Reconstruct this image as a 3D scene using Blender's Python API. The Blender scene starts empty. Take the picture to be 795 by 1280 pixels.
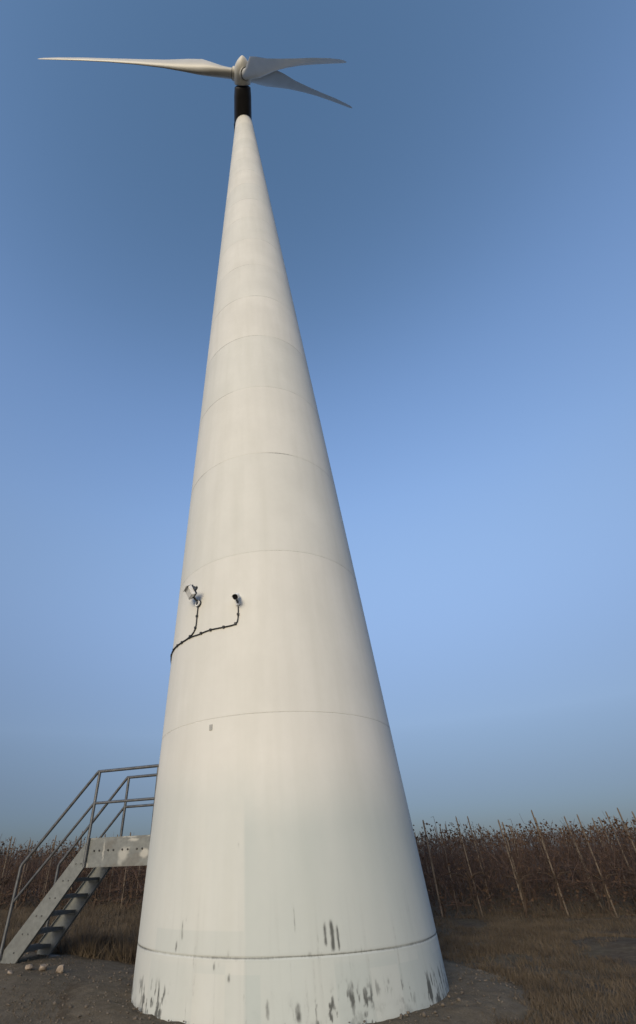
import bpy, bmesh, math, random
import numpy as np
from mathutils import Vector, Matrix, Euler

R_ = math.radians
scene = bpy.context.scene
COL = scene.collection
random.seed(7)
RNG = np.random.default_rng(11)

# ------------------------------------------------------------------ camera
IMG_W, IMG_H = 795.0, 1280.0
F_PX, CX, CY = 554.62, 320.97, 639.28          # focal length and optical centre, in photo pixels
PITCH, ROLL, EYE = 0.66707, -0.03899, 1.55
cam_data = bpy.data.cameras.new("camera")
cam = bpy.data.objects.new("camera", cam_data)
COL.objects.link(cam)
fw = Vector((0, math.cos(PITCH), math.sin(PITCH)))
up0 = Vector((0, -math.sin(PITCH), math.cos(PITCH)))
rt0 = Vector((1, 0, 0))
rt = math.cos(ROLL) * rt0 + math.sin(ROLL) * up0
up = -math.sin(ROLL) * rt0 + math.cos(ROLL) * up0
m = Matrix((rt, up, -fw)).transposed().to_4x4()
m.translation = Vector((0, 0, EYE))
cam.matrix_world = m
cam_data.sensor_fit = 'VERTICAL'
cam_data.sensor_height = 36.0
cam_data.lens = F_PX / IMG_H * 36.0
cam_data.shift_x = (IMG_W / 2 - CX) / IMG_H
cam_data.shift_y = -(IMG_H / 2 - CY) / IMG_H
cam_data.clip_start = 0.05
cam_data.clip_end = 6000.0
scene.camera = cam

# ------------------------------------------------------------------ sky, sun, exposure
SUN_EL, SUN_AZ = R_(16.0), R_(-159.0)           # azimuth clockwise from +Y: behind the camera, to its left
world = bpy.data.worlds.new("World")
scene.world = world
world.use_nodes = True
wn, wl = world.node_tree.nodes, world.node_tree.links
wn.clear()
w_out = wn.new('ShaderNodeOutputWorld')
w_bg = wn.new('ShaderNodeBackground')
w_sky = wn.new('ShaderNodeTexSky')
w_sky.sky_type = 'NISHITA'
w_sky.sun_disc = False
w_sky.sun_elevation = SUN_EL
w_sky.sun_rotation = SUN_AZ
w_sky.altitude = 150.0
w_sky.air_density = 1.0
w_sky.dust_density = 1.0
w_sky.ozone_density = 3.0
w_bg.inputs['Strength'].default_value = 0.15
# tint put into the sky colour by elevation: the same all the way round, it dulls the sky towards the horizon
w_co = wn.new('ShaderNodeTexCoord')
w_sep = wn.new('ShaderNodeSeparateXYZ')
w_ramp = wn.new('ShaderNodeValToRGB')
w_mul = wn.new('ShaderNodeMix')
w_mul.data_type = 'RGBA'
w_mul.blend_type = 'MULTIPLY'
w_mul.inputs[0].default_value = 1.0
SKY_TINT = [(0.0, (.24, .27, .40)), (.05, (.30, .33, .46)), (.10, (.42, .39, .47)), (.15, (.60, .53, .57)), (.2, (.80, .68, .69)), (.3, (1.20, 1.0, .97)), (.4, (1.70, 1.41, 1.32)),
        (.5, (2.14, 1.79, 1.62)), (.6, (2.43, 2.09, 1.93)), (.75, (2.50, 2.28, 2.20)), (.86, (2.14, 2.06, 1.99)), (1.0, (1.42, 1.54, 1.45))]
while len(w_ramp.color_ramp.elements) < len(SKY_TINT):
    w_ramp.color_ramp.elements.new(0.5)
for e_, (p_, c_) in zip(w_ramp.color_ramp.elements, SKY_TINT):
    e_.position = p_
    e_.color = (c_[0] / 2.55, c_[1] / 2.55, c_[2] / 2.55, 1)
w_ramp.color_ramp.interpolation = 'B_SPLINE'
wl.new(w_co.outputs['Generated'], w_sep.inputs['Vector'])
wl.new(w_sep.outputs['Z'], w_ramp.inputs['Fac'])
wl.new(w_sky.outputs['Color'], w_mul.inputs[6])
wl.new(w_ramp.outputs['Color'], w_mul.inputs[7])
wl.new(w_mul.outputs[2], w_bg.inputs['Color'])
wl.new(w_bg.outputs['Background'], w_out.inputs['Surface'])

sun_data = bpy.data.lights.new("sun", 'SUN')
sun_data.energy = 0.98
sun_data.angle = R_(24.0)
sun_data.color = (1.0, 0.87, 0.62)
sun = bpy.data.objects.new("sun", sun_data)
COL.objects.link(sun)
to_sun = Vector((math.sin(SUN_AZ) * math.cos(SUN_EL), math.cos(SUN_AZ) * math.cos(SUN_EL), math.sin(SUN_EL)))
sun.rotation_euler = (-to_sun).to_track_quat('-Z', 'Y').to_euler()
sun.location = (-20, -20, 40)

scene.view_settings.view_transform = 'Standard'
scene.view_settings.look = 'None'
scene.view_settings.exposure = 1.28
scene.view_settings.gamma = 1.0
scene.view_settings.use_curve_mapping = False

# ------------------------------------------------------------------ helpers
def new_mat(name, rough=0.8, metallic=0.0):
    mt = bpy.data.materials.new(name)
    mt.use_nodes = True
    nt = mt.node_tree
    b = nt.nodes['Principled BSDF']
    b.inputs['Roughness'].default_value = rough
    b.inputs['Metallic'].default_value = metallic
    return mt, nt, b


def noise(nt, coord, scale, detail=4.0, vec_scale=None, rough=0.55):
    n = nt.nodes.new('ShaderNodeTexNoise')
    n.inputs['Scale'].default_value = scale
    n.inputs['Detail'].default_value = detail
    n.inputs['Roughness'].default_value = rough
    if vec_scale is not None:
        mp = nt.nodes.new('ShaderNodeMapping')
        mp.inputs['Scale'].default_value = vec_scale
        nt.links.new(coord, mp.inputs['Vector'])
        coord = mp.outputs['Vector']
    nt.links.new(coord, n.inputs['Vector'])
    return n.outputs['Fac']


def ramp(nt, fac, stops):
    r = nt.nodes.new('ShaderNodeValToRGB')
    while len(r.color_ramp.elements) < len(stops):
        r.color_ramp.elements.new(0.5)
    for e, (pos, c) in zip(r.color_ramp.elements, stops):
        e.position = pos
        e.color = (c[0], c[1], c[2], 1) if isinstance(c, (tuple, list)) else (c, c, c, 1)
    nt.links.new(fac, r.inputs['Fac'])
    return r.outputs['Color']


def mix(nt, fac, a, b, mode='MIX'):
    n = nt.nodes.new('ShaderNodeMix')
    n.data_type = 'RGBA'
    n.blend_type = mode
    for sock, val in ((n.inputs[0], fac), (n.inputs[6], a), (n.inputs[7], b)):
        if isinstance(val, (int, float)):
            sock.default_value = val
        elif isinstance(val, (tuple, list)):
            sock.default_value = (val[0], val[1], val[2], 1)
        else:
            nt.links.new(val, sock)
    return n.outputs[2]


def obj_coord(nt):
    return nt.nodes.new('ShaderNodeTexCoord').outputs['Object']


def world_coord(nt):
    return nt.nodes.new('ShaderNodeNewGeometry').outputs['Position']


def attr(nt, name):
    a = nt.nodes.new('ShaderNodeAttribute')
    a.attribute_name = name
    return a.outputs['Fac']


def bump(nt, b, height, strength=0.3, dist=0.02):
    n = nt.nodes.new('ShaderNodeBump')
    n.inputs['Strength'].default_value = strength
    n.inputs['Distance'].default_value = dist
    nt.links.new(height, n.inputs['Height'])
    nt.links.new(n.outputs['Normal'], b.inputs['Normal'])


class MB:
    """collects vertices and faces; build() links them as ONE mesh object"""
    def __init__(self):
        self.v, self.f = [], []

    def add(self, verts, faces):
        o = len(self.v)
        self.v += [tuple(q) for q in verts]
        self.f += [tuple(i + o for i in fc) for fc in faces]
        return self

    def box(self, c, sx, sy, sz, M=None):
        vs = [Vector((x * sx / 2, y * sy / 2, z * sz / 2)) for x in (-1, 1) for y in (-1, 1) for z in (-1, 1)]
        if M is not None:
            vs = [M @ q for q in vs]
        vs = [q + Vector(c) for q in vs]
        return self.add(vs, [(0, 1, 3, 2), (4, 6, 7, 5), (0, 4, 5, 1), (2, 3, 7, 6), (0, 2, 6, 4), (1, 5, 7, 3)])

    def tube(self, pts, r, n=8, cap=True):
        pts = [Vector(q) for q in pts]
        rs = r if isinstance(r, (list, tuple)) else [r] * len(pts)
        rings = []
        ref = None
        for i, q in enumerate(pts):
            if i == 0:
                t = pts[1] - pts[0]
            elif i == len(pts) - 1:
                t = pts[-1] - pts[-2]
            else:
                t = (pts[i + 1] - q).normalized() + (q - pts[i - 1]).normalized()
            t = t.normalized()
            if ref is None:
                ref = Vector((0, 0, 1)) if abs(t.z) < 0.9 else Vector((1, 0, 0))
            a = t.cross(ref).normalized()
            b = a.cross(t).normalized()
            ref = b
            k = 1.0
            if 0 < i < len(pts) - 1:
                cs = max(0.5, (pts[i + 1] - q).normalized().dot(t))
                k = 1.0 / cs if cs < 0.999 else 1.0
                k = min(k, 1.25)
            rings.append([q + rs[i] * k * (math.cos(2 * math.pi * j / n) * a + math.sin(2 * math.pi * j / n) * b) for j in range(n)])
        vs = [q for rg in rings for q in rg]
        fs = []
        for i in range(len(rings) - 1):
            for j in range(n):
                fs.append((i * n + j, i * n + (j + 1) % n, (i + 1) * n + (j + 1) % n, (i + 1) * n + j))
        if cap:
            fs.append(tuple(range(n))[::-1])
            fs.append(tuple((len(rings) - 1) * n + j for j in range(n)))
        return self.add(vs, fs)

    def loft(self, rings, cap=True):
        n = len(rings[0])
        vs = [q for rg in rings for q in rg]
        fs = []
        for i in range(len(rings) - 1):
            for j in range(n):
                fs.append((i * n + j, i * n + (j + 1) % n, (i + 1) * n + (j + 1) % n, (i + 1) * n + j))
        if cap:
            fs.append(tuple(range(n))[::-1])
            fs.append(tuple((len(rings) - 1) * n + j for j in range(n)))
        return self.add(vs, fs)

    def mesh(self, name, mat, smooth=False):
        me = bpy.data.meshes.new(name)
        me.from_pydata(self.v, [], self.f)
        me.update()
        bm = bmesh.new()
        bm.from_mesh(me)
        bmesh.ops.recalc_face_normals(bm, faces=bm.faces)
        bm.to_mesh(me)
        bm.free()
        me.materials.append(mat)
        if smooth:
            me.polygons.foreach_set('use_smooth', [True] * len(me.polygons))
            try:
                me.set_sharp_from_angle(angle=R_(38))
            except Exception:
                pass
        return me

    def build(self, name, mat, parent=None, smooth=False, bevel=0.0):
        o = bpy.data.objects.new(name, self.mesh(name, mat, smooth))
        COL.objects.link(o)
        o.parent = parent
        if bevel:
            md = o.modifiers.new('bevel', 'BEVEL')
            md.width = bevel
            md.segments = 2
            md.limit_method = 'ANGLE'
        return o


def np_mesh(name, verts, faces, mat, smooth=False):
    """fast mesh of equal-sized polygons from numpy arrays"""
    verts = np.asarray(verts, dtype=np.float32)
    faces = np.asarray(faces, dtype=np.int32)
    k = faces.shape[1]
    me = bpy.data.meshes.new(name)
    me.vertices.add(len(verts))
    me.vertices.foreach_set('co', verts.ravel())
    me.loops.add(faces.size)
    me.loops.foreach_set('vertex_index', faces.ravel())
    me.polygons.add(len(faces))
    me.polygons.foreach_set('loop_start', np.arange(0, faces.size, k, dtype=np.int32))
    me.polygons.foreach_set('loop_total', np.full(len(faces), k, dtype=np.int32))
    if smooth:
        me.polygons.foreach_set('use_smooth', np.ones(len(faces), dtype=bool))
    me.materials.append(mat)
    me.update(calc_edges=True)
    me.validate()
    return me


def link(name, me, parent=None):
    o = bpy.data.objects.new(name, me)
    COL.objects.link(o)
    o.parent = parent
    return o


def empty(name, loc=(0, 0, 0)):
    o = bpy.data.objects.new(name, None)
    o.location = loc
    o.empty_display_size = 0.3
    COL.objects.link(o)
    return o


def tag(o, label=None, cat=None, group=None, kind=None):
    if label:
        o['label'] = label
    if cat:
        o['category'] = cat
    if group:
        o['group'] = group
    if kind:
        o['kind'] = kind
    return o


def fattr(me, name, vals):
    a = me.attributes.new(name, 'FLOAT', 'POINT')
    a.data.foreach_set('value', np.asarray(vals, dtype=np.float32).ravel())


def vnoise(x, y, seed=0):
    """smooth value noise on numpy arrays"""
    x = np.asarray(x, float)
    y = np.asarray(y, float)
    xi, yi = np.floor(x).astype(np.int64), np.floor(y).astype(np.int64)
    fx, fy = x - xi, y - yi
    fx, fy = fx * fx * (3 - 2 * fx), fy * fy * (3 - 2 * fy)

    def h(a, b):
        n = (a * 374761393 + b * 668265263 + seed * 974634777) & 0xffffffff
        n = ((n ^ (n >> 13)) * 1274126177) & 0xffffffff
        return ((n ^ (n >> 16)) & 0xffff) / 65535.0
    return (h(xi, yi) * (1 - fx) + h(xi + 1, yi) * fx) * (1 - fy) + (h(xi, yi + 1) * (1 - fx) + h(xi + 1, yi + 1) * fx) * fy


def fbm(x, y, seed=0, oct=4):
    s, a, t = 0, 0.5, 0
    for i in range(oct):
        s = s + a * vnoise(x * 2 ** i, y * 2 ** i, seed + i)
        t += a
        a *= 0.5
    return s / t


def sstep(a, b, x):
    t = np.clip((np.asarray(x, float) - a) / (b - a), 0, 1)
    return t * t * (3 - 2 * t)


# ------------------------------------------------------------------ materials
def mat_tower():
    mt, nt, b = new_mat('tower_paint', 0.5)
    co = obj_coord(nt)
    big = noise(nt, co, 0.7, 3)
    streak = noise(nt, co, 1.0, 5, (3.2, 3.2, 0.22))
    fine = noise(nt, co, 9.0, 5)
    base = ramp(nt, big, [(0.3, (0.615, 0.608, 0.562)), (0.7, (0.675, 0.667, 0.618))])
    base = mix(nt, ramp(nt, streak, [(0.42, 0.0), (0.75, 0.34)]), base, (0.52, 0.515, 0.455))
    base = mix(nt, ramp(nt, fine, [(0.4, 0.0), (0.8, 0.08)]), base, (0.5, 0.49, 0.45))
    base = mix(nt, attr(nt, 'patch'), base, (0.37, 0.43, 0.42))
    smear = nt.nodes.new('ShaderNodeMath')
    smear.operation = 'MULTIPLY'
    nt.links.new(attr(nt, 'stain'), smear.inputs[0])
    smear.inputs[1].default_value = 0.42
    base = mix(nt, smear.outputs[0], base, (0.20, 0.20, 0.185))
    grit = noise(nt, co, 16.0, 6, (1.6, 1.6, 0.55), 0.7)
    m1 = nt.nodes.new('ShaderNodeMath')
    m1.operation = 'MULTIPLY_ADD'
    nt.links.new(grit, m1.inputs[0])
    m1.inputs[1].default_value = -0.85
    nt.links.new(attr(nt, 'stain'), m1.inputs[2])
    m2 = nt.nodes.new('ShaderNodeMath')
    m2.operation = 'ADD'
    nt.links.new(m1.outputs[0], m2.inputs[0])
    m2.inputs[1].default_value = 0.25
    base = mix(nt, ramp(nt, m2.outputs[0], [(0.0, 0.0), (0.2, 0.32), (0.55, 0.80)]), base, (0.045, 0.047, 0.043))
    nt.links.new(base, b.inputs['Base Color'])
    b.inputs['Specular IOR Level'].default_value = 0.3
    rr = ramp(nt, fine, [(0.3, 0.62), (0.7, 0.78)])
    nt.links.new(rr, b.inputs['Roughness'])
    bump(nt, b, noise(nt, co, 0.55, 2, (1, 1, .6)), 0.08, 0.10)
    return mt


def mat_simple(name, c0, c1, scale, rough=0.8, metallic=0.0, bmp=0.0, vec=None):
    mt, nt, b = new_mat(name, rough, metallic)
    co = obj_coord(nt)
    n = noise(nt, co, scale, 6, vec)
    nt.links.new(ramp(nt, n, [(0.3, c0), (0.7, c1)]), b.inputs['Base Color'])
    if bmp:
        bump(nt, b, n, bmp, 0.01)
    return mt


def mat_galv(name='galvanised_steel'):
    mt, nt, b = new_mat(name, 0.55, 0.35)
    co = obj_coord(nt)
    n1 = noise(nt, co, 14, 5)
    n2 = noise(nt, co, 2.5, 3)
    base = ramp(nt, n1, [(0.3, (0.135, 0.145, 0.142)), (0.7, (0.195, 0.206, 0.20))])
    base = mix(nt, ramp(nt, n2, [(0.5, 0.0), (0.8, 0.45)]), base, (0.13, 0.13, 0.12))
    base = mix(nt, attr(nt, 'stain'), base, (0.46, 0.45, 0.41))
    base = mix(nt, attr(nt, 'patch'), base, (0.10, 0.08, 0.06))
    nt.links.new(base, b.inputs['Base Color'])
    return mt


def mat_ground():
    mt, nt, b = new_mat('ground_soil', 0.95)
    b.inputs['Specular IOR Level'].default_value = 0.08
    co = world_coord(nt)
    n1 = noise(nt, co, 0.9, 6)
    n2 = noise(nt, co, 7.0, 6)
    n3 = noise(nt, co, 45.0, 4)
    soil = ramp(nt, n1, [(0.3, (0.050, 0.036, 0.025)), (0.5, (0.075, 0.056, 0.037)), (0.72, (0.095, 0.082, 0.05))])
    soil = mix(nt, ramp(nt, n2, [(0.4, 0.0), (0.7, 0.6)]), soil, (0.14, 0.112, 0.074))
    grav = ramp(nt, n2, [(0.3, (0.108, 0.086, 0.058)), (0.7, (0.185, 0.150, 0.104))])
    grav = mix(nt, ramp(nt, n3, [(0.35, 0.6), (0.6, 0.0)]), grav, (0.085, 0.066, 0.045))
    base = mix(nt, attr(nt, 'pad'), soil, grav)
    nt.links.new(base, b.inputs['Base Color'])
    bump(nt, b, n3, 0.6, 0.03)
    return mt


M_TOWER = mat_tower()
M_BLADE = mat_simple('blade_gelcoat', (0.48, 0.48, 0.45), (0.54, 0.54, 0.51), 0.8, 0.4)
M_NAC = mat_simple('nacelle_grp', (0.022, 0.020, 0.021), (0.036, 0.033, 0.034), 1.5, 0.6)
M_HUB = mat_simple('spinner_grp', (0.58, 0.57, 0.52), (0.68, 0.67, 0.62), 1.5, 0.5)
M_DARK = mat_simple('black_rubber', (0.012, 0.012, 0.013), (0.03, 0.03, 0.03), 8, 0.6)
M_GALV = mat_galv()
M_RAIL = mat_simple('rail_steel', (0.075, 0.08, 0.085), (0.15, 0.155, 0.16), 9, 0.5, 0.5)
M_TREAD = mat_simple('tread_grating', (0.13, 0.135, 0.132), (0.19, 0.195, 0.19), 20, 0.7, 0.3)
M_CONC = mat_simple('footing_concrete', (0.09, 0.08, 0.068), (0.15, 0.135, 0.115), 9, 0.9, 0, 0.4)
M_ZINC = mat_simple('zinc_plate', (0.30, 0.30, 0.28), (0.42, 0.42, 0.39), 12, 0.6)
M_WHITE = mat_simple('white_housing', (0.72, 0.72, 0.70), (0.8, 0.8, 0.78), 6, 0.4)
M_ALU = mat_simple('dark_aluminium', (0.06, 0.065, 0.065), (0.12, 0.125, 0.125), 8, 0.45, 0.5)
M_STONE = mat_simple('pale_stone', (0.15, 0.115, 0.085), (0.34, 0.28, 0.22), 12, 0.9, 0, 0.5)
M_GRAVEL = mat_simple('gravel_stone', (0.070, 0.056, 0.041), (0.15, 0.124, 0.095), 3, 0.95, 0, 0.3)
M_BARK = mat_simple('vine_bark', (0.030, 0.020, 0.013), (0.062, 0.042, 0.028), 9, 0.95, 0, 0.4, (1, 1, .2))
M_CANE = mat_simple('vine_cane', (0.040, 0.023, 0.016), (0.082, 0.049, 0.034), 2.5, 0.85)
M_LEAF = mat_simple('dry_leaf', (0.040, 0.023, 0.014), (0.095, 0.055, 0.030), 6, 0.9)
M_STAKE = mat_simple('weathered_stake', (0.090, 0.070, 0.052), (0.205, 0.162, 0.12), 5, 0.9, 0, 0.3, (1, 1, .15))
M_GRASS = mat_simple('dead_grass', (0.050, 0.037, 0.024), (0.115, 0.087, 0.056), 1.3, 0.95)
mg, ntg, bg_ = new_mat('camera_glass', 0.08)
bg_.inputs['Base Color'].default_value = (0.01, 0.01, 0.012, 1)
nz = noise(ntg, obj_coord(ntg), 6)
ntg.links.new(ramp(ntg, nz, [(0.3, 0.06), (0.7, 0.12)]), bg_.inputs['Roughness'])
M_GLASS = mg
M_GROUND = mat_ground()

# ------------------------------------------------------------------ ground
AX, AY = 0.209, 9.953                      # tower axis


def ground_h(x, y):
    x = np.asarray(x, float)
    y = np.asarray(y, float)
    r = np.hypot(x - AX, y - AY)
    rise = 0.25 * sstep(1.8, 4.6, -x) * sstep(6.0, 10.5, y)
    rough = (fbm(x * 0.55, y * 0.55, 3) - 0.5) * 0.22 + (fbm(x * 2.3, y * 2.3, 5) - 0.5) * 0.06
    rough = rough * sstep(2.6, 4.5, r)
    return rise + rough


def pad_mask(x, y):
    x = np.asarray(x, float)
    y = np.asarray(y, float)
    w = (fbm(x * 1.1, y * 1.1, 21) - 0.5) * 0.7
    left = sstep(0.4, -0.4, x - 1.4 + w) * sstep(0.35, -0.35, y - 12.25 - 0.05 * x + w) * sstep(-9.0, -7.5, x)
    r = np.hypot(x - AX, y - AY)
    ring = sstep(0.15, -0.15, r - 3.38 + 0.4 * w)
    return np.maximum(left, ring)


def axis_coords(lo, hi, step, far):
    c = list(np.arange(lo, hi + 1e-6, step))
    d, q = step, hi
    while q < far:
        d *= 1.35
        q += d
        c.append(q)
    d, q = step, lo
    while q > -far:
        d *= 1.35
        q -= d
        c.insert(0, q)
    return np.array(c)


gx = axis_coords(-16, 16, 0.11, 3000)
gy = axis_coords(0, 26, 0.11, 3000)
GX, GY = np.meshgrid(gx, gy)
far = sstep(90, 30, np.hypot(GX, GY))
GZ = ground_h(GX, GY) * np.where(far > 0, 1, 0) * np.maximum(far, 0.0)
verts = np.stack([GX, GY, GZ], -1).reshape(-1, 3)
nx, ny = len(gx), len(gy)
idx = np.arange(nx * ny).reshape(ny, nx)
faces = np.stack([idx[:-1, :-1], idx[:-1, 1:], idx[1:, 1:], idx[1:, :-1]], -1).reshape(-1, 4)
me = np_mesh('ground', verts, faces, M_GROUND, True)
fattr(me, 'pad', pad_mask(GX, GY))
ground = link('ground', me)
tag(ground, 'dark brown field soil with worn gravel patches', kind='structure')

# raised gravel collar round the foot of the tower
nr, na = 22, 220
rr = np.linspace(2.2, 3.50, nr)
aa = np.linspace(0, 2 * np.pi, na, endpoint=False)
RR, AA = np.meshgrid(rr, aa)
wob = 1 + 0.05 * (fbm(np.cos(AA) * 2 + 9, np.sin(AA) * 2 + 9, 31) - 0.5) * sstep(2.6, 3.4, RR)
CXs, CYs = AX + RR * wob * np.cos(AA), AY + RR * wob * np.sin(AA)
prof = 0.07 * sstep(3.46, 2.85, RR) - 0.05 * sstep(3.35, 3.50, RR)
CZs = ground_h(CXs, CYs) + prof + (fbm(CXs * 5, CYs * 5, 8) - 0.5) * 0.05 - 0.03 * sstep(2.7, 2.35, RR)
verts = np.stack([CXs, CYs, CZs], -1).reshape(-1, 3)
idx = np.arange(na * nr).reshape(na, nr)
nxt = np.roll(idx, -1, axis=0)
faces = np.stack([idx[:, :-1], idx[:, 1:], nxt[:, 1:], nxt[:, :-1]], -1).reshape(-1, 4)
me = np_mesh('gravel_apron', verts, faces, M_GROUND, True)
fattr(me, 'pad', sstep(3.5, 3.15, RR + (fbm(CXs * 2.2, CYs * 2.2, 33) - .5) * .7))
tag(link('gravel_apron', me), 'low grey gravel collar around the tower foot', kind='structure')


def apron_h(x, y):
    r = math.hypot(x - AX, y - AY)
    return float(ground_h(x, y)) + (0.07 * float(sstep(3.46, 2.85, r)) if r < 3.46 else 0)


# ------------------------------------------------------------------ wind turbine
RB, SLOPE, TOP_Z = 2.3759, 0.029546, 53.9


def tower_r(z):
    return RB - SLOPE * z


turbine = empty('wind_turbine', (AX, AY, 0))
tag(turbine, 'tall tapering white wind turbine rising beside the metal stair', 'wind turbine')
seams = [-0.25, 0.618, 3.44, 6.62, 9.61, 12.46]
while seams[-1] < TOP_Z - 4:
    seams.append(seams[-1] + 2.92)
seams.append(TOP_Z)

STREAKS = [  # theta(deg), z_top, z_bottom, half-width m, strength: black algae runs
    (-79.2, .95, .69, .013, .75), (-77.0, .96, .64, .017, .9), (-75.3, .91, .65, .011, .8),
    (-127.0, .98, .75, .011, .6), (-125.6, 1.02, .93, .008, .4), (-129.5, .78, .63, .012, .7),
    (-88.4, 1.12, .83, .007, .4), (-113.9, .60, .49, .012, .9), (-112.4, .60, .53, .010, .7),
    (-109.0, .50, .40, .013, .85), (-109.2, .72, .60, .012, .55), (-72.6, .42, .30, .016, .75),
    (-84.5, .68, .60, .012, .7), (-68, .69, .60, .009, .7), (-60, .40, .30, .016, .6),
    (-106.1, 1.78, 1.70, .008, .8), (-133.5, .32, .20, .014, .5), (-97.5, .30, .10, .014, .6),
    (-74.0, .45, .36, .010, .6), (-89.0, .28, .08, .022, .75), (-121, .36, .25, .009, .4), (-104, .66, .55, .008, .45)]


def section_stain_tone(TH, Z):
    """dirt and a cooler grey lower tone on the two lowest rings: TH in degrees, Z in metres"""
    th_m = np.radians(TH) * 2.36
    st = np.zeros_like(Z)
    for a, z1, z0, hw, s in STREAKS:
        dx = (TH - a + 180) % 360 - 180
        hw = hw * 1.45
        dx = np.radians(dx) * 2.35 + (fbm(Z * 9 + a, Z * 0 + a, 4) - 0.5) * 0.025
        g = np.exp(-(dx / hw) ** 2) * sstep(z0 - .02, z0 + .05, Z) * sstep(z1 + .02, z1 - .10, Z)
        st = np.maximum(st, g * s * (0.55 + 0.9 * fbm(th_m * 30, Z * 14, 9)))
    # drip stains rising from the ground splash
    n = fbm(th_m * 24, Z * 7.0, 41, 4)
    low = sstep(0.46, 0.16, Z)
    st = np.maximum(st, 0.9 * sstep(0.49, 0.64, n) * low * sstep(.32, .5, fbm(th_m * 2.1, Z * 1.2, 44, 2)))
    st = np.maximum(st, 0.30 * sstep(0.42, 0.75, fbm(th_m * 4, Z * 6, 45)) * sstep(0.42, 0.05, Z))
    # faint runs below the flange joint and higher up
    n2 = fbm(th_m * 22, Z * 0.9, 51, 3)
    st = np.maximum(st, 0.18 * sstep(0.58, 0.82, n2) * sstep(1.6, 0.6, Z))
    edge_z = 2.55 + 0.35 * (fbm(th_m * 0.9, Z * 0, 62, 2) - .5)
    pa = 0.26 * sstep(edge_z + .4, edge_z - .3, Z) + 0.30 * sstep(-104.6, -103.4, TH) * sstep(edge_z - .1, edge_z - .7, Z)  # cooler grey below a wavy height, stronger past a vertical edge
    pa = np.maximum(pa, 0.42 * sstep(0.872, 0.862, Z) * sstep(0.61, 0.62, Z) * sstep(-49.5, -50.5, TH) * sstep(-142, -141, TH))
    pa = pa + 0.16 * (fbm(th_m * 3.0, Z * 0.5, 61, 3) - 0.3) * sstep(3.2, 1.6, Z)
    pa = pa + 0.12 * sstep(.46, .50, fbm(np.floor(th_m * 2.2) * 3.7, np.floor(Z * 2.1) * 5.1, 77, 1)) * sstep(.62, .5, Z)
    return np.clip(st, 0, 1), np.clip(pa, 0, 0.8)


for k in range(len(seams) - 1):
    z0, z1 = seams[k], seams[k + 1]
    g = 0.017 if k == 0 else (0.006 if k < 3 else 0.014)
    dense = k < 2
    ns = 900 if dense else 180
    inner = np.linspace(z0 + 0.05, z1 - 0.05, 70 if k == 0 else (150 if k == 1 else 7))
    g0 = 0.017 if k == 1 else (0.006 if k < 3 else 0.014)
    zs = [z0, z0 + g0, z0 + g0 + .006] + list(inner) + [z1 - g - .006, z1 - g, z1]
    dp0, dp1 = (0.009 if k == 1 else 0.005), (0.009 if k == 0 else 0.005)
    depth = [dp0, 0.0, 0.0] + [0.0] * len(inner) + [0, 0.0, dp1]
    zs, depth = np.array(zs), np.array(depth)
    th = np.linspace(-np.pi, np.pi, ns, endpoint=False)
    Z, TH = np.meshgrid(zs, th)
    D, _ = np.meshgrid(depth, th)
    Rr = tower_r(Z) - D
    if dense:
        Rr = Rr + (fbm(TH * 3, Z * 1.0, 90, 2) - 0.5) * 0.004
    V = np.stack([Rr * np.cos(TH), Rr * np.sin(TH), Z], -1).reshape(-1, 3)
    nz_ = len(zs)
    idx = np.arange(ns * nz_).reshape(ns, nz_)
    nxt = np.roll(idx, -1, axis=0)
    F = np.stack([idx[:, :-1], nxt[:, :-1], nxt[:, 1:], idx[:, 1:]], -1).reshape(-1, 4)
    me = np_mesh('tower_section', V, F, M_TOWER, True)
    if dense:
        st, pa = section_stain_tone(np.degrees(TH), Z)
    else:
        st, pa = np.zeros_like(Z), np.full_like(Z, (0.0, .07, .02, .10, .04, .13)[k % 6])
        th_k = TH * 2.2
        st = 0.05 * sstep(.55, .8, fbm(th_k * 5 + k * 9, Z * .25, 53, 3))
    edge = (D > 0.0)
    near_edge = edge | (np.minimum(abs(Z - z0), abs(Z - z1)) < 0.03)
    dirt = sstep(.30, .75, fbm(TH * 2.2 + 40 + k * 7, Z * 0 + k, 70, 3)) * np.where(Z < 1.0, 0.45, np.where(Z < 8, .24, .62)) + np.where(Z < 1.0, .24, .10)
    st = np.where(edge, np.maximum(st, dirt), st)
    st = np.where(near_edge & ~edge, np.maximum(st, dirt * 0.22), st)
    fattr(me, 'stain', st)
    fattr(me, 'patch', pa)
    link('tower_section', me, turbine)

# small steel number plate below the second joint
pm = MB()
th0 = R_(-119)
for i in range(2):
    pass
nrm = Vector((math.cos(th0), math.sin(th0), 0.03))
pl = Matrix.Rotation(th0, 3, 'Z')
MB().box(Vector((math.cos(th0), math.sin(th0), 0)) * (tower_r(3.30) + 0.006) + Vector((0, 0, 3.31)), 0.012, 0.055, 0.085, pl).build('number_plate', M_ZINC, turbine)

# nacelle
HUB = Vector((0.026, -3.203, 55.0))        # relative to the tower axis
YAW, TILT, CONE, PHI, BLADE_R = R_(7.11), R_(11.83), R_(-1.28), R_(47.0), 18.9
NTILT = R_(4.0)                            # the nacelle itself sits flatter than the parked rotor plane
n_ax = Vector((math.sin(YAW) * math.cos(TILT), -math.cos(YAW) * math.cos(TILT), math.sin(TILT)))
r_ax = Vector((math.cos(YAW), math.sin(YAW), 0))
u_ax = r_ax.cross(n_ax)
if u_ax.z < 0:
    u_ax = -u_ax
m_ax = Vector((math.sin(R_(2)) * math.cos(NTILT), -math.cos(R_(2)) * math.cos(NTILT), math.sin(NTILT)))
mr_ax = Vector((math.cos(R_(2)), math.sin(R_(2)), 0))
mu_ax = mr_ax.cross(m_ax)
if mu_ax.z < 0:
    mu_ax = -mu_ax


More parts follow.
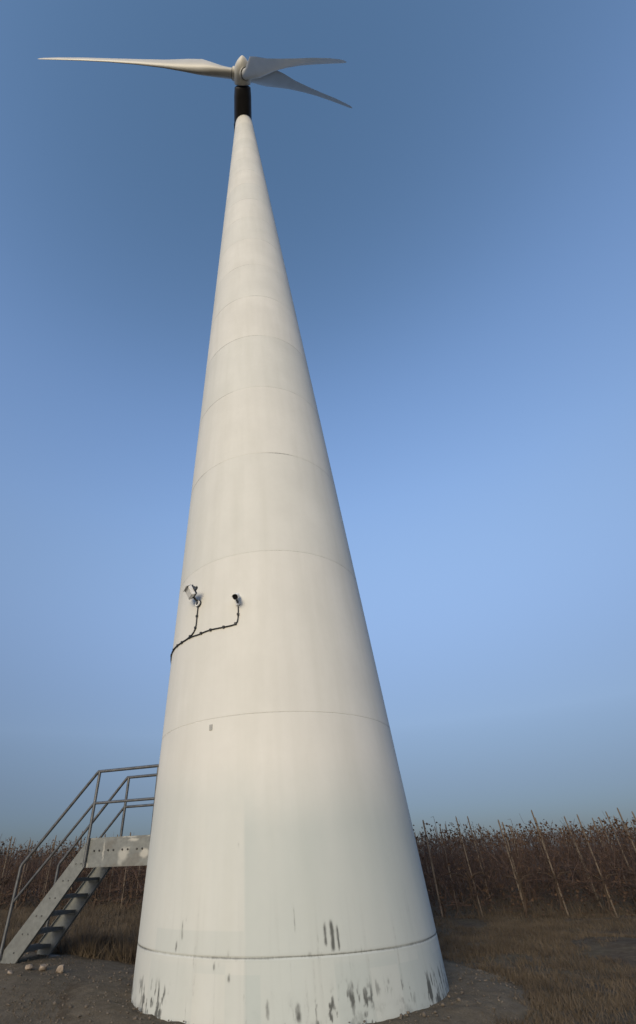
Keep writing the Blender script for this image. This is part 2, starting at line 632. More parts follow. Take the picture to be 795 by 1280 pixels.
def super_ring(c, hw, hh_up, hh_dn, e=3.0, n=36):
    out = []
    for j in range(n):
        t = 2 * math.pi * j / n
        cs, sn = math.cos(t), math.sin(t)
        x = hw * math.copysign(abs(cs) ** (2 / e), cs)
        y = math.copysign(abs(sn) ** (2 / e), sn)
        y *= hh_up if y > 0 else hh_dn
        out.append(c + mr_ax * x + mu_ax * y)
    return out


rings = []
for s, w, hu, hd in ((0.72, .52, .55, .60), (0.82, .70, .72, .80), (1.4, .76, .86, .98), (3.2, .80, .95, 1.02), (4.6, .80, .95, 1.0), (5.3, .74, .85, .82), (5.7, .55, .6, .5)):
    rings.append(super_ring(HUB - m_ax * s, w, hu, hd))
nac = MB().loft(rings).build('nacelle', M_NAC, turbine, True)
MB().tube([(0, 0, TOP_Z - .01), (0, 0, TOP_Z + .16)], 0.70, 40).build('yaw_ring', M_DARK, nac)
MB().tube([HUB - m_ax * 4.9 + mu_ax * .85, HUB - m_ax * 4.9 + mu_ax * 1.75], 0.025, 8).build('wind_mast', M_RAIL, nac)
for sgn in (-1, 1):
    MB().box(HUB - m_ax * 3.6 + mr_ax * sgn * 0.81 + mu_ax * 0.2, 0.03, 0.7, 0.3).build('side_vent', M_DARK, nac)

# hub with pointed spinner
rings = []
for s, r in ((-0.66, .62), (-0.62, .70), (-0.3, .77), (0.0, .78), (0.3, .74), (0.6, .62), (0.85, .44), (1.02, .26), (1.12, .12), (1.15, .03)):
    rings.append(super_ring(HUB + m_ax * s, r, r, r, 2.0))
hub = MB().loft(rings).build('spinner', M_HUB, turbine, True)

# blades
def airfoil(chord, thick, circ, n=28):
    """closed section, x along the chord (leading edge +), y thickness; circ 1 = circle, 0 = aerofoil"""
    pts = []
    for j in range(n):
        t = 2 * math.pi * j / n
        xc = 0.5 * (1 + math.cos(t))
        yt = 5 * thick * (0.2969 * math.sqrt(max(1 - xc, 0) + 1e-6) - 0.126 * (1 - xc) - 0.3516 * (1 - xc) ** 2 + 0.2843 * (1 - xc) ** 3 - 0.1036 * (1 - xc) ** 4)
        ya = math.copysign(yt, math.sin(t)) + 0.03 * (1 - (2 * xc - 1) ** 2)
        ax, ay = (xc - 0.68) * chord, ya * chord
        cx_, cy_ = 0.5 * math.cos(t) * chord, 0.5 * math.sin(t) * chord
        pts.append((ax * (1 - circ) + cx_ * circ, ay * (1 - circ) + cy_ * circ))
    return pts


BLADE_PITCH = R_(34)
for ang in (PHI + 2 * math.pi / 3, PHI, PHI - 2 * math.pi / 3):
    d = (math.cos(ang) * r_ax + math.sin(ang) * u_ax)
    span = (math.cos(CONE) * d + math.sin(CONE) * n_ax).normalized()
    tan = n_ax.cross(d).normalized()
    rings = []
    for s, ch, tk, ci, tw in ((.78, .74, .5, 1, 0), (1.25, .74, .5, 1, 0), (1.9, .86, .46, .75, 10), (2.8, 1.2, .36, .3, 12), (3.8, 1.50, .28, .05, 11), (5, 1.34, .24, 0, 9),
                          (7, .92, .2, 0, 6.5), (9.5, .66, .18, 0, 4), (12, .50, .17, 0, 2), (14.5, .44, .16, 0, 1), (17.0, .35, .15, 0, 0), (18.2, .25, .14, 0, 0), (18.7, .17, .13, 0, 0), (18.9, .05, .12, 0, 0)):
        a = -(BLADE_PITCH + R_(tw))
        cdir = math.cos(a) * tan + math.sin(a) * n_ax
        tdir = span.cross(cdir)
        tt = s / BLADE_R
        c = HUB + span * s + n_ax * 1.0 * max(tt - .05, 0) * (1 - tt)
        rings.append([c + cdir * x + tdir * y for x, y in airfoil(ch, tk, ci)])
    bl = MB().loft(rings).build('blade', M_BLADE, turbine, True)
    rg = MB().tube([HUB + span * .62, HUB + span * .84], [.47, .47], 28).build('root_collar', M_HUB, bl, True)
    MB().tube([HUB + span * .84, HUB + span * .90], [.40, .40], 28).build('root_seal', M_DARK, bl, True)

# ------------------------------------------------------------------ access stair
SA = R_(18.0)
SU = Vector((-math.cos(SA), math.sin(SA), 0))      # away from the tower, down the stair
SN = Vector((-math.sin(SA), -math.cos(SA), 0))     # towards the viewer
S0 = Vector((AX, AY, 0))


def sp(u, w, z):
    return S0 + SU * u + SN * w + Vector((0, 0, z))


stair = empty('access_stair', sp(4.4, 0, 0.2))
tag(stair, 'galvanised steel stair with handrails leading to a platform at the tower', 'stair')


def child(o):
    """keep world placement under an Empty that only has a location"""
    o.matrix_parent_inverse = Matrix.Translation(-o.parent.location)
    return o


ST_SLOPE = 1.097
GZ0 = float(ground_h(*sp(5.15, 0.45, 0).xy)) + 0.0
W = 0.46


def plate_grid(name, outline_fn, nu, nv, thick_dir, thick, paint=None, parent=None):
    """a thin slab with a fine front grid so that paint smears can sit on it"""
    vs, fs = [], []
    for i in range(nu + 1):
        for j in range(nv + 1):
            vs.append(outline_fn(i / nu, j / nv))
    nfront = len(vs)
    back = [q + thick_dir * thick for q in vs]
    for i in range(nu):
        for j in range(nv):
            a = i * (nv + 1) + j
            q = (a, a + nv + 1, a + nv + 2, a + 1)
            fs.append(q)
            fs.append(tuple(x + nfront for x in q[::-1]))
    edge = [i * (nv + 1) for i in range(nu + 1)] + [nu * (nv + 1) + j for j in range(1, nv + 1)] + [i * (nv + 1) + nv for i in range(nu - 1, -1, -1)] + [j for j in range(nv - 1, 0, -1)]
    for a, b in zip(edge, edge[1:] + edge[:1]):
        fs.append((a, a + nfront, b + nfront, b))
    mb = MB().add(vs + back, fs)
    me = mb.mesh(name, M_GALV)
    if paint:
        st, pa = paint(nu, nv)
        fattr(me, 'stain', np.concatenate([st.ravel(), np.zeros(nfront)]))
        fattr(me, 'patch', np.concatenate([pa.ravel(), np.zeros(nfront)]))
    o = link(name, me, parent)
    return child(o)


U_P0, U_P1, Z_P0, Z_P1 = 2.30, 3.78, 1.55, 2.0


def plate_paint(nu, nv):
    I, J = np.meshgrid(np.linspace(0, 1, nu + 1), np.linspace(0, 1, nv + 1), indexing='ij')
    x = I                       # 0 at the outer corner, 1 at the tower
    wob = (fbm(I * 14, J * 8, 5) - .5) * .05
    st = np.zeros_like(I)

    def blob(cx, cy, rx, ry, s):
        return s * sstep(1.25, 0.55, np.hypot((x + wob - cx) / rx, (J + wob * 2 - cy) / ry))
    for q in ((.26, .55, .014, .36, .8), (.56, .40, .075, .24, .75), (.53, .17, .035, .18, .5), (.61, .50, .04, .14, .6), (.86, .40, .06, .17, .9), (.68, .86, .075, .06, .9),
              (.62, .985, .12, .035, .8), (.93, .97, .05, .03, .7), (.03, .08, .03, .09, 1.0), (.10, .99, .05, .02, .5)):
        st = np.maximum(st, blob(*q))
    pa = 0.5 * sstep(.55, .75, fbm(I * 6, J * 3, 17)) + 0.4 * sstep(.06, .0, J) * sstep(.4, .7, fbm(I * 20, J, 19))
    return st * 0.75, pa * (1 - st) * 0.6


near_plate = plate_grid('platform_beam', lambda a, b: sp(U_P1 + (U_P0 - U_P1) * a, W + 0.012, Z_P0 + (Z_P1 - Z_P0) * b), 110, 34, -SN, 0.012, plate_paint, stair)
far_plate = plate_grid('platform_beam', lambda a, b: sp(U_P1 + (U_P0 - U_P1) * a, -W, Z_P0 + (Z_P1 - Z_P0) * b), 12, 6, -SN, 0.012, None, stair)
# bolts along the near beam
for k in range(8):
    u = U_P1 - 0.16 - 0.155 * k + (0.02 if k % 2 else -0.02)
    bo = MB().tube([sp(u, W + 0.013, 1.80), sp(u, W + 0.030, 1.80)], 0.016, 8).build('bolt', M_DARK, near_plate)
# beam flanges and deck
for sgn in (-1, 1):
    fl = MB().box((0, 0, 0), U_P1 - U_P0, 0.05, 0.012, Matrix.Rotation(math.pi - SA, 3, 'Z')).build('beam_flange', M_GALV, near_plate if sgn > 0 else far_plate)
    for q in fl.data.vertices:
        q.co += sp((U_P0 + U_P1) / 2, sgn * (W - 0.045), Z_P0 + 0.008)
deck = MB()
Mrot = Matrix.Rotation(math.pi - SA, 3, 'Z')
for k in range(44):
    deck.box(sp(U_P0 + 0.02 + k * 0.0335, 0, 1.955), 0.005, 2 * W - 0.06, 0.032, Mrot)
for k in range(9):
    deck.box(sp((U_P0 + U_P1) / 2, -W + 0.07 + k * 0.0985, 1.962), U_P1 - U_P0 - 0.02, 0.006, 0.012, Mrot)
child(deck.build('deck_grating', M_TREAD, stair))
child(MB().box(sp(U_P1 - 0.006, 0, 1.80), 0.012, 2 * W - 0.03, 0.36, Mrot).build('end_beam', M_GALV, stair))

# stringers: sloping channel plates
Z_TOPLINE = lambda u: 2.0 - (u - 3.76) * ST_SLOPE
U_FOOT = 5.20


def stringer(w_face, face_sign):
    mb = MB()
    foot = GZ0 - 0.02
    top = [(3.785, Z_TOPLINE(3.785)), (U_FOOT, Z_TOPLINE(U_FOOT)), (U_FOOT + .02, foot + .02), (4.90, foot + .02), (3.785, 1.555)]
    front = [sp(u, w_face, z) for u, z in top]
    back = [q - SN * 0.010 for q in front]
    n = len(top)
    mb.add(front + back, [tuple(range(n)), tuple(range(n, 2 * n))[::-1]] + [(i, (i + 1) % n, (i + 1) % n + n, i + n) for i in range(n)])
    o = child(mb.build('stringer', M_GALV, stair))
    # channel flanges turned inwards
    for (u0, z0_), (u1, z1_) in (((3.80, Z_TOPLINE(3.80) - .004), (5.19, Z_TOPLINE(5.19) - .004)), ((3.80, 1.548), (4.89, foot + .03))):
        L = math.hypot(u1 - u0, z1_ - z0_)
        dirv = (sp(u1, 0, z1_) - sp(u0, 0, z0_)).normalized()
        side = SN
        nn = dirv.cross(side).normalized()
        M3 = Matrix((dirv, side, nn)).transposed()
        c = (sp(u0, w_face - face_sign * 0.035, z0_) + sp(u1, w_face - face_sign * 0.035, z1_)) / 2
        f = MB().box(c, L, 0.045, 0.008, M3).build('flange', M_GALV, o)
    for k in range(6):
        z = 1.37 - (k - 1) * 0.245
        for du in (0.09, 0.21):
            u = 3.76 + (2.0 - z) / ST_SLOPE - du - .05
            if face_sign > 0 and u < 5.0:
                b = MB().tube([sp(u, w_face + .001, z + .0), sp(u, w_face + .012, z + .0)], 0.012, 8).build('bolt', M_ALU, o)
    return o


stringer(W + 0.012, 1)
stringer(-W, -1)

for k in range(6):
    z = 1.615 - k * 0.245
    u = 3.76 + (2.0 - z) / ST_SLOPE - 0.17
    t = MB()
    for q in range(7):
        t.box(sp(u - 0.145 + q * 0.043, 0, z), 0.006, 2 * W - 0.05, 0.045, Mrot)
    for q in range(10):
        t.box(sp(u, -W + 0.06 + q * 0.088, z + 0.006), 0.262, 0.005, 0.014, Mrot)
    o = child(t.build('tread', M_TREAD, stair))
    ns_ = MB().box(sp(u + 0.126, 0, z + .004), 0.016, 2 * W - 0.045, 0.05, Mrot).build('nosing', M_GALV, o)
    for sgn in (-1, 1):
        pz = MB().box(sp(u, sgn * (W - 0.016), z - .012), 0.24, 0.008, 0.075, Mrot).build('end_bracket', M_GALV, o)

# handrails
def handrail(w, u_post, u_foot, zf):
    tr = 0.029
    u_in = 2.335
    top_z, mid_z = 3.13, 2.57
    o = MB().tube([sp(u_in, w, top_z), sp(u_post + .03, w, top_z), sp(u_post + .07, w, top_z - .035), sp(u_foot - .02, w, 1.645), sp(u_foot + .005, w, 1.60), sp(u_foot + .01, w, zf)], tr, 12).build('handrail', M_RAIL, stair, True)
    child(o)
    parts = [('mid_rail', [sp(u_in, w, mid_z), sp(u_post + .02, w, mid_z), sp(u_post + .06, w, mid_z - .04), sp(u_foot, w, 1.075)], 0.025),
             ('post', [sp(u_post + .02, w, 1.56), sp(u_post, w, top_z - .01)], 0.029),
             ('post', [sp(2.375, w, 1.9), sp(2.36, w, top_z - .01)], 0.020)]
    for nme, pts, r in parts:
        q = MB().tube(pts, r, 10).build(nme, M_RAIL, o, True)
    for (u, z) in ((u_post + .02, 1.66), (u_post + .02, 1.88)):
        q = MB().tube([sp(u, w, z), sp(u, w - math.copysign(.05, w), z)], 0.010, 8).build('bracket_bolt', M_ALU, o)


handrail(W + 0.045, 3.74, 5.22, GZ0 + 0.05)
handrail(-W - 0.05, 3.68, 5.14, GZ0 + 0.05)
# concrete footing
ft = MB()
c = sp(5.02, 0, GZ0 - 0.085)
ft.box(c, 0.6, 1.1, 0.16, Mrot)
child(ft.build('footing', M_CONC, stair, False, 0.02))

# ------------------------------------------------------------------ floodlight, camera, cable on the tower
def on_tower(th_deg, z, off=0.0):
    t = R_(th_deg)
    r = tower_r(z) + off
    return Vector((AX + r * math.cos(t), AY + r * math.sin(t), z))


def tower_frame(th_deg):
    t = R_(th_deg)
    n = Vector((math.cos(t), math.sin(t), 0))
    return n, Vector((-math.sin(t), math.cos(t), 0)), Vector((0, 0, 1))


fth, fz = -131.6, 5.73
n, s, zz = tower_frame(fth)
fb = on_tower(fth, fz)
flood = empty('floodlight', fb)
tag(flood, 'white floodlight with dark finned back on an arm fixed to the tower', 'floodlight')


def fpart(mb, name, mat, parent=flood, smooth=False, bevel=0.0):
    o = mb.build(name, mat, parent, smooth, bevel)
    if parent.parent is None:
        o.matrix_parent_inverse = Matrix.Translation(-parent.location)
    return o


jb = fpart(MB().tube([fb - n * .01, fb + n * .055], 0.062, 24), 'junction_box', M_WHITE, flood, True)
fpart(MB().tube([fb + n * .055, fb + n * .062], 0.036, 20), 'box_lid', M_ALU, jb, True)
fpart(MB().tube([fb + n * .0, fb + n * .028], 0.075, 24), 'gasket', M_DARK, jb, True)
arm0 = fb + n * 0.04 + zz * 0.05
arm1 = fb + n * 0.17 + zz * 0.12
arm = fpart(MB().tube([arm0, fb + n * 0.11 + zz * .07, arm1], 0.022, 10), 'arm', M_ALU, flood, True)
# lamp head: tilted shallow tray with heat sink on its back
look = (n * 0.80 - zz * 0.50 - s * 0.36).normalized()          # where the lamp points
hx = look.cross(zz).normalized()
hy = hx.cross(look).normalized()
M3 = Matrix((hx, hy, look)).transposed()
hc = arm1 + n * 0.03 + zz * 0.09
fpart(MB().box(hc - hx * .17, 0.014, 0.07, 0.05, M3).box(hc + hx * .17, 0.014, 0.07, 0.05, M3).box(hc - look * .06, 0.35, 0.05, 0.012, M3), 'yoke', M_ALU, flood)
head = fpart(MB().box(hc + look * 0.05, 0.26, 0.21, 0.07, M3), 'lamp_head', M_WHITE, flood, False, 0.008)
fpart(MB().box(hc + look * 0.089, 0.22, 0.17, 0.006, M3), 'lens', M_WHITE, head)
for k in range(8):
    fpart(MB().box(hc - look * 0.005 + hx * (-0.105 + k * 0.03), 0.008, 0.21, 0.055, M3), 'cooling_fin', M_ALU, head)
fpart(MB().box(hc + look * 0.07 + hy * 0.112, 0.28, 0.012, 0.11, M3), 'visor', M_WHITE, head)

cth, cz = -106.6, 5.47
n, s, zz = tower_frame(cth)
cb = on_tower(cth, cz)
cctv = empty('security_camera', cb)
tag(cctv, 'small white bullet security camera with black lens on the tower', 'camera')
fpart(MB().tube([cb - n * .01, cb + n * .04], 0.05, 20), 'base_plate', M_WHITE, cctv, True)
fpart(MB().tube([cb + n * .03, cb + n * .09 + zz * .02, cb + n * .13 + zz * .08], 0.018, 10), 'bracket', M_ALU, cctv, True)
aim = (n * 0.80 - zz * 0.48 + s * 0.16).normalized()
cc = cb + n * .13 + zz * .085
hs = fpart(MB().tube([cc - aim * .10, cc - aim * .09, cc + aim * .12, cc + aim * .125], [.045, .054, .054, .050], 24), 'housing', M_WHITE, cctv, True)
fpart(MB().tube([cc + aim * .126, cc + aim * .130], 0.046, 24), 'lens', M_GLASS, hs, True)
ss = MB()
arc = [math.pi * q / 12 for q in range(13)]
sxv = aim.cross(zz).normalized()
szv = sxv.cross(aim).normalized()
rings = []
for dd in (-.08, .165):
    outer = [cc + aim * dd + (sxv * math.cos(a) + szv * math.sin(a)) * .064 for a in arc]
    inn = [cc + aim * dd + (sxv * math.cos(a) + szv * math.sin(a)) * .059 for a in arc[::-1]]
    rings.append(outer + inn)
ss.loft(rings)
fpart(ss, 'sun_shield', M_WHITE, hs, True)

cable = empty('power_cable', on_tower(-140, 5.05))
tag(cable, 'thin black cable branching up the tower to floodlight and camera', 'cable')


def cable_path(keys, r=0.012, sub=6):
    pts = []
    K = [np.array(q, float) for q in keys]
    for i in range(len(K) - 1):
        p0, p1, p2, p3 = K[max(i - 1, 0)], K[i], K[i + 1], K[min(i + 2, len(K) - 1)]
        for q in range(sub):
            t = q / sub
            v = 0.5 * ((2 * p1) + (-p0 + p2) * t + (2 * p0 - 5 * p1 + 4 * p2 - p3) * t * t + (-p0 + 3 * p1 - 3 * p2 + p3) * t ** 3)
            pts.append(on_tower(v[0], v[1], 0.016))
    pts.append(on_tower(K[-1][0], K[-1][1], 0.016))
    return MB().tube(pts, r, 7)


runA = [(-131.8, 5.68), (-132.1, 5.47), (-132.4, 5.24), (-134.5, 5.12), (-139, 5.07), (-146, 5.075), (-156, 5.10), (-166, 5.10), (-175, 5.06), (-184, 4.9), (-190, 4.5), (-192, 3.8)]
runB = [(-106.6, 5.40), (-106.6, 5.20), (-107.2, 5.08), (-109, 5.04), (-114.2, 5.035), (-122.7, 5.053), (-129.6, 5.045), (-134, 5.06), (-138, 5.062)]
fpart(cable_path(runA, 0.014), 'cable_run', M_DARK, cable, True)
fpart(cable_path(runB, 0.012), 'cable_run', M_DARK, cable, True)
for th_, z_ in ((-132.1, 5.46), (-132.6, 5.22), (-136.6, 5.09), (-144.6, 5.07), (-150.5, 5.085), (-158, 5.10), (-166, 5.095), (-106.6, 5.24), (-107.9, 5.055), (-114.2, 5.035), (-121.8, 5.05), (-128, 5.05)):
    n_, s_, z_ax = tower_frame(th_)
    fpart(MB().box(on_tower(th_, z_, 0.017), 0.036, 0.042, 0.042, Matrix((n_, s_, z_ax)).transposed()), 'cable_clip', M_DARK, cable)

# ------------------------------------------------------------------ stones
def stone_mesh(r, seed):
    bm = bmesh.new()
    bmesh.ops.create_icosphere(bm, subdivisions=2, radius=1.0)
    rnd = random.Random(seed)
    planes = [(Vector((rnd.gauss(0, 1), rnd.gauss(0, 1), rnd.gauss(0, 1))).normalized(), rnd.uniform(.6, .85)) for _ in range(9)]
    for v in bm.verts:
        for pn, pd in planes:
            dd = v.co.dot(pn)
            if dd > pd:
                v.co -= pn * (dd - pd)
        v.co = Vector((v.co.x * r * 1.25, v.co.y * r, v.co.z * r * .8))
    me = bpy.data.meshes.new('stone')
    bm.to_mesh(me)
    bm.free()
    me.materials.append(M_STONE)
    return me


for k, (x, y, r, lab) in enumerate(((-4.32, 10.25, .040, 'smallest pale stone, furthest left below the stair foot'), (-4.12, 10.50, .062, 'reddish pale stone, second from left below the stair foot'),
                                    (-3.93, 10.62, .072, 'dull stone, third from left below the stair foot'), (-3.60, 10.55, .072, 'brightest pale stone, rightmost of four below the stair foot'))):
    o = link('stone', stone_mesh(r, 40 + k))
    o.location = (x, y, float(ground_h(x, y)) + r * .45)
    o.rotation_euler = (0.2 * k, 0.3, 1.1 * k)
    tag(o, lab, 'stone', 'pale stones below the stair')

# gravel scatter on the pad and collar
base_me = []
gv, gf, off = [], [], 0
ico = bmesh.new()
bmesh.ops.create_icosphere(ico, subdivisions=1, radius=1.0)
iv = np.array([q.co[:] for q in ico.verts])
ifc = np.array([[q.index for q in fc.verts] for fc in ico.faces])
ico.free()
cnt = 0
while cnt < 3400:
    x, y = RNG.uniform(-7, 3.6), RNG.uniform(5.5, 12.6)
    r0 = math.hypot(x - AX, y - AY)
    if r0 < 2.42 or float(pad_mask(x, y)) < 0.5:
        continue
    r = float(np.clip(RNG.lognormal(-4.5, .45), .005, .035))
    j = iv * (1 + RNG.uniform(-.28, .28, iv.shape)) * np.array([1, RNG.uniform(.6, 1), RNG.uniform(.4, .8)]) * r
    a = RNG.uniform(0, 6.28)
    Rm = np.array([[math.cos(a), -math.sin(a), 0], [math.sin(a), math.cos(a), 0], [0, 0, 1]])
    gv.append(j @ Rm.T + np.array([x, y, apron_h(x, y) + r * .2]))
    gf.append(ifc + off)
    off += len(iv)
    cnt += 1
o = link('gravel', np_mesh('gravel', np.concatenate(gv), np.concatenate(gf), M_GRAVEL))
tag(o, 'loose grey brown gravel scattered around the tower foot and stair', 'gravel', kind='stuff')

# ------------------------------------------------------------------ dead grass
def grass(npts, xr, yr, hmin, hmax, accept):
    x = RNG.uniform(*xr, npts)
    y = RNG.uniform(*yr, npts)
    keep = accept(x, y)
    x, y = x[keep], y[keep]
    nn = len(x)
    h = RNG.uniform(hmin, hmax, nn) * (0.5 + fbm(x * .8, y * .8, 71))
    a = RNG.uniform(0, 2 * np.pi, nn)
    ln = RNG.uniform(0.2, 1.1, nn) * h
    w = RNG.uniform(.004, .010, nn)
    z = ground_h(x, y) - .01
    px, py = np.cos(a), np.sin(a)
    b = RNG.uniform(0, 2 * np.pi, nn)
    qx, qy = np.cos(b) * w, np.sin(b) * w
    v0 = np.stack([x - qx, y - qy, z], 1)
    v1 = np.stack([x + qx, y + qy, z], 1)
    v2 = np.stack([x + px * ln, y + py * ln, z + h], 1)
    return np.stack([v0, v1, v2], 1).reshape(-1, 3)


parts = [grass(190000, (2.6, 15), (5.5, 18.5), .035, .11, lambda x, y: (pad_mask(x, y) < .35) & (np.hypot(x - AX, y - AY) > 3.2) & (fbm(x * 1.1, y * 1.1, 66) + RNG.uniform(-.12, .12, len(x)) > .43)),
         grass(110000, (-16, 2.6), (11.8, 23), .06, .22, lambda x, y: (pad_mask(x, y) < .4)),
         grass(26000, (-9, 2.5), (11.9, 13.4), .12, .38, lambda x, y: (pad_mask(x, y) < .35) & (fbm(x * 1.6, y * 1.6, 15) > .42)),
         grass(90000, (-24, 22), (14.5, 34), .08, .45, lambda x, y: (fbm(x * .7, y * .7, 35) > .40) & (x * 0.30 + y > 19.4)),
         grass(30000, (2.4, 6), (6, 14), .03, .12, lambda x, y: (abs(np.hypot(x - AX, y - AY) - 3.35) < .5) & (fbm(x * 2.4, y * 2.4, 95) > .5)),
         grass(6000, (-7, -1), (6, 12.4), .02, .07, lambda x, y: (fbm(x * 1.3, y * 1.3, 25) > .58) & (np.hypot(x - AX, y - AY) > 2.6))]
gvs = np.concatenate(parts)
o = link('dead_grass', np_mesh('dead_grass', gvs, np.arange(len(gvs)).reshape(-1, 3), M_GRASS))
tag(o, 'short matted dead brown grass between gravel and vineyard', 'grass', kind='stuff')

# ------------------------------------------------------------------ vineyard
ROW0 = np.array([7.35, 17.58])
RD = np.array([1.0, -0.30])
RD = RD / np.linalg.norm(RD)
RN = np.array([-RD[1], RD[0]])             # away from the camera
ROW_GAP, VINE_GAP = 2.3, 1.12


def cane_mesh(seed):
    rnd = random.Random(seed)
    mb = MB()
    for k in range(58):
        base = Vector((rnd.gauss(0, .30), rnd.gauss(0, .14), rnd.uniform(.25, 1.5)))
        L = rnd.uniform(.45, 1.25)
        d = Vector((rnd.gauss(0, .38), rnd.gauss(0, .30), 1)).normalized()
        if rnd.random() < .25:
            d = Vector((rnd.gauss(0, 1), rnd.gauss(0, .4), rnd.uniform(-.4, .3))).normalized()
        pts = [base]
        nseg = 4
        for i in range(nseg):
            d = (d + Vector((rnd.gauss(0, .22), rnd.gauss(0, .2), rnd.gauss(0, .08) - (.10 if i > 1 else 0)))).normalized()
            q = pts[-1] + d * (L / nseg)
            if q.z > 2.32 and rnd.random() < .8:
                break
            pts.append(q)
        if len(pts) < 2:
            continue
        r0 = rnd.uniform(.006, .013)
        rs = [r0 * (1 - .6 * i / (len(pts) - 1)) for i in range(len(pts))]
        mb.tube(pts, rs, 3, False)
        for q in pts[1:]:
            if rnd.random() < .35:
                e = q + Vector((rnd.gauss(0, .14), rnd.gauss(0, .14), rnd.gauss(.05, .12)))
                mb.tube([q, e], [.005, .003], 3, False)
    return mb


def leaf_mesh(seed):
    rnd = random.Random(seed)
    mb = MB()
    for k in range(150):
        z = (rnd.uniform(.0, .7) if k % 3 == 0 else rnd.uniform(.15, 2.2)) if k % 4 else rnd.uniform(1.75, 2.28)
        c = Vector((rnd.gauss(0, .33), rnd.gauss(0, .20), z))
        s_ = rnd.uniform(.025, .06)
        a = Vector((rnd.gauss(0, 1), rnd.gauss(0, 1), rnd.gauss(0, 1))).normalized()
        b = a.cross(Vector((rnd.gauss(0, 1), rnd.gauss(0, 1), rnd.gauss(0, 1)))).normalized()
        nn = a.cross(b)
        mb.add([c - a * s_, c + b * s_ * .7 + nn * s_ * .4, c + a * s_, c - b * s_ * .7 + nn * s_ * .3], [(0, 1, 2), (0, 2, 3)])
    return mb


def trunk_mesh(seed):
    rnd = random.Random(seed)
    pts = [Vector((0.06, 0.02, -.05))]
    for i in range(5):
        pts.append(pts[-1] + Vector((rnd.gauss(0, .05), rnd.gauss(0, .04), .22)))
    mb = MB().tube(pts, [.045, .038, .035, .032, .03, .022], 6)
    for sg in (-1, 1):
        q = [pts[-2], pts[-2] + Vector((sg * .2, 0, .14)), pts[-2] + Vector((sg * .45, rnd.gauss(0, .04), .17))]
        mb.tube(q, [.026, .02, .014], 5)
    return mb


def stake_mesh(seed):
    rnd = random.Random(seed)
    H = 2.46 + rnd.uniform(-.10, .12)
    lx, ly = rnd.gauss(0, .035), rnd.gauss(0, .03)
    r = rnd.uniform(.019, .031)
    pts = [Vector((0, 0, -.1)), Vector((lx * .5, ly * .5, H * .5)), Vector((lx, ly, H - .05)), Vector((lx, ly, H))]
    return MB().tube(pts, [r, r * .95, r * .9, r * .45], 7)


NV = 7
CANES = [cane_mesh(100 + i) for i in range(NV)]
LEAVES = [leaf_mesh(200 + i) for i in range(NV)]
TRUNKS = [trunk_mesh(300 + i) for i in range(NV)]
STAKES = [stake_mesh(400 + i) for i in range(NV)]
ME = [[c.mesh('canes', M_CANE), l.mesh('dry_leaves', M_LEAF), t.mesh('trunk', M_BARK), s_.mesh('stake', M_STAKE, True)] for c, l, t, s_ in zip(CANES, LEAVES, TRUNKS, STAKES)]


def img_x(x, y, z):
    q = Vector((x, y, z - EYE))
    dp = q.dot(fw)
    return CX + F_PX * q.dot(rt) / dp if dp > 0.1 else -9999


far_v, far_f, far_n = {0: [], 1: [], 3: []}, {0: [], 1: [], 3: []}, {0: 0, 1: 0, 3: 0}
tri_cache = {}


def tri_arrays(kind, var):
    if (kind, var) not in tri_cache:
        mb = (CANES, LEAVES, TRUNKS, STAKES)[kind][var]
        v = np.array(mb.v)
        f = []
        for fc in mb.f:
            for i in range(1, len(fc) - 1):
                f.append((fc[0], fc[i], fc[i + 1]))
        tri_cache[(kind, var)] = (v, np.array(f))
    return tri_cache[(kind, var)]


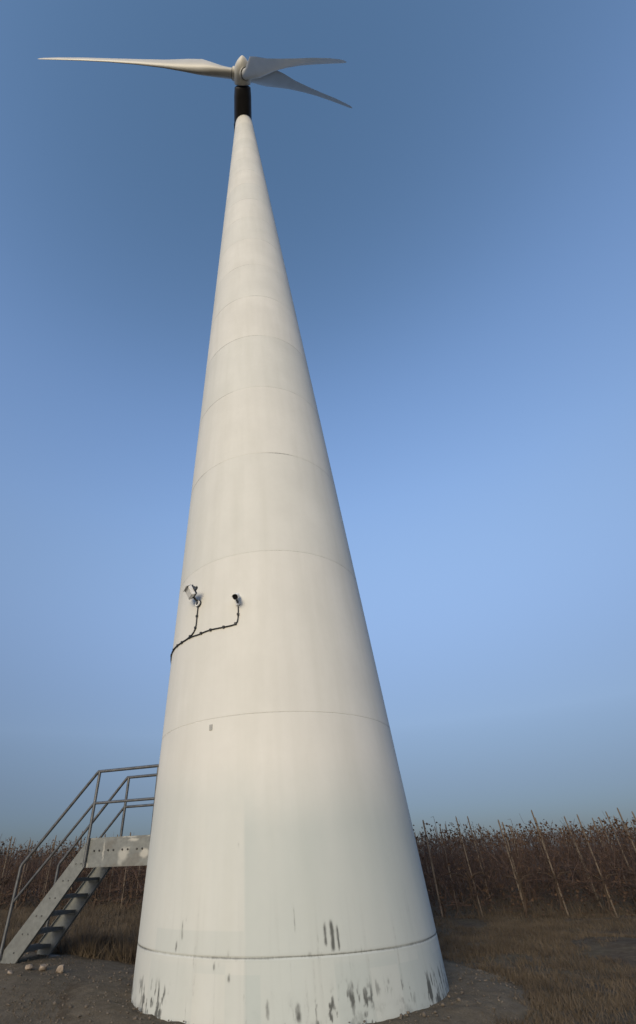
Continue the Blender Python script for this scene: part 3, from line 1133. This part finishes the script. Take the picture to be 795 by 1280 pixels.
vrnd = random.Random(5)
front = []
n_vine = 0
ROT = math.atan2(RD[1], RD[0])
for row in range(9):
    for k in range(-32, 14):
        jitter = vrnd.uniform(-.12, .12)
        sc = vrnd.uniform(.94, 1.05)
        flip = vrnd.random() < .5
        var = vrnd.randrange(NV)
        pos = ROW0 + RD * (k * VINE_GAP + jitter + 0.37 * row) + RN * (row * ROW_GAP + vrnd.uniform(-.06, .06))
        x, y = float(pos[0]), float(pos[1])
        if row > 3 and (x < -30 or x > 24):
            continue
        z = float(ground_h(x, y)) * float(sstep(90, 30, math.hypot(x, y)))
        ixs = [img_x(x, y, z + h) for h in (0.2, 2.4)]
        near = row < 4
        seen = any(-25 < q < 820 for q in ixs) and not all(215 < q < 500 for q in ixs)
        rz = ROT + (math.pi if flip else 0) + vrnd.uniform(-.12, .12)
        if near and seen:
            g = empty('grapevine', (x, y, z))
            g.rotation_euler = (vrnd.gauss(0, .012), vrnd.gauss(0, .012), rz)
            g.scale = (sc, sc, sc)
            side = 'right' if ixs[0] > 350 else 'left'
            if row == 0:
                front.append((g, side, ixs[0]))
            else:
                tag(g, f'bare brown grapevine in the dense rows behind the front row, {side} of the tower', 'grapevine', f'rear row vines {side} of the tower')
            for me_, nm in zip(ME[var], ('canes', 'dry_leaves', 'trunk', 'stake')):
                link(nm, me_, g)
            n_vine += 1
        else:
            ca, sa = math.cos(rz) * sc, math.sin(rz) * sc
            Rm = np.array([[ca, -sa, 0], [sa, ca, 0], [0, 0, sc]])
            for kind in (0, 1, 3):
                v, f = tri_arrays(kind, var)
                far_v[kind].append(v @ Rm.T + np.array([x, y, z]))
                far_f[kind].append(f + far_n[kind])
                far_n[kind] += len(v)
ORD = ['nearest', 'second', 'third', 'fourth', 'fifth', 'sixth', 'seventh', 'eighth', 'ninth', 'tenth', 'eleventh', 'twelfth']
for side in ('left', 'right'):
    row_ = sorted([q for q in front if q[1] == side], key=lambda q: abs(q[2] - 350))
    for i, (g, _, _) in enumerate(row_):
        word = 'nearest the tower' if i == 0 else f'{ORD[i]} from the tower'
        tag(g, f'bare staked grapevine in the front row {side} of the tower, {word}', 'grapevine', f'front row vines {side} of the tower')
root = empty('far_vineyard', (float(ROW0[0]), float(ROW0[1]), 0))
tag(root, 'dark brown mass of far vineyard rows running behind the tower', 'vineyard', kind='stuff')
for kind, nm, mt in ((0, 'canes', M_CANE), (1, 'dry_leaves', M_LEAF), (3, 'stakes', M_STAKE)):
    o = link(nm, np_mesh(nm, np.concatenate(far_v[kind]), np.concatenate(far_f[kind]), mt), root)
    o.matrix_parent_inverse = Matrix.Translation(-root.location)
    o['kind'] = 'stuff'
print('vines', n_vine)
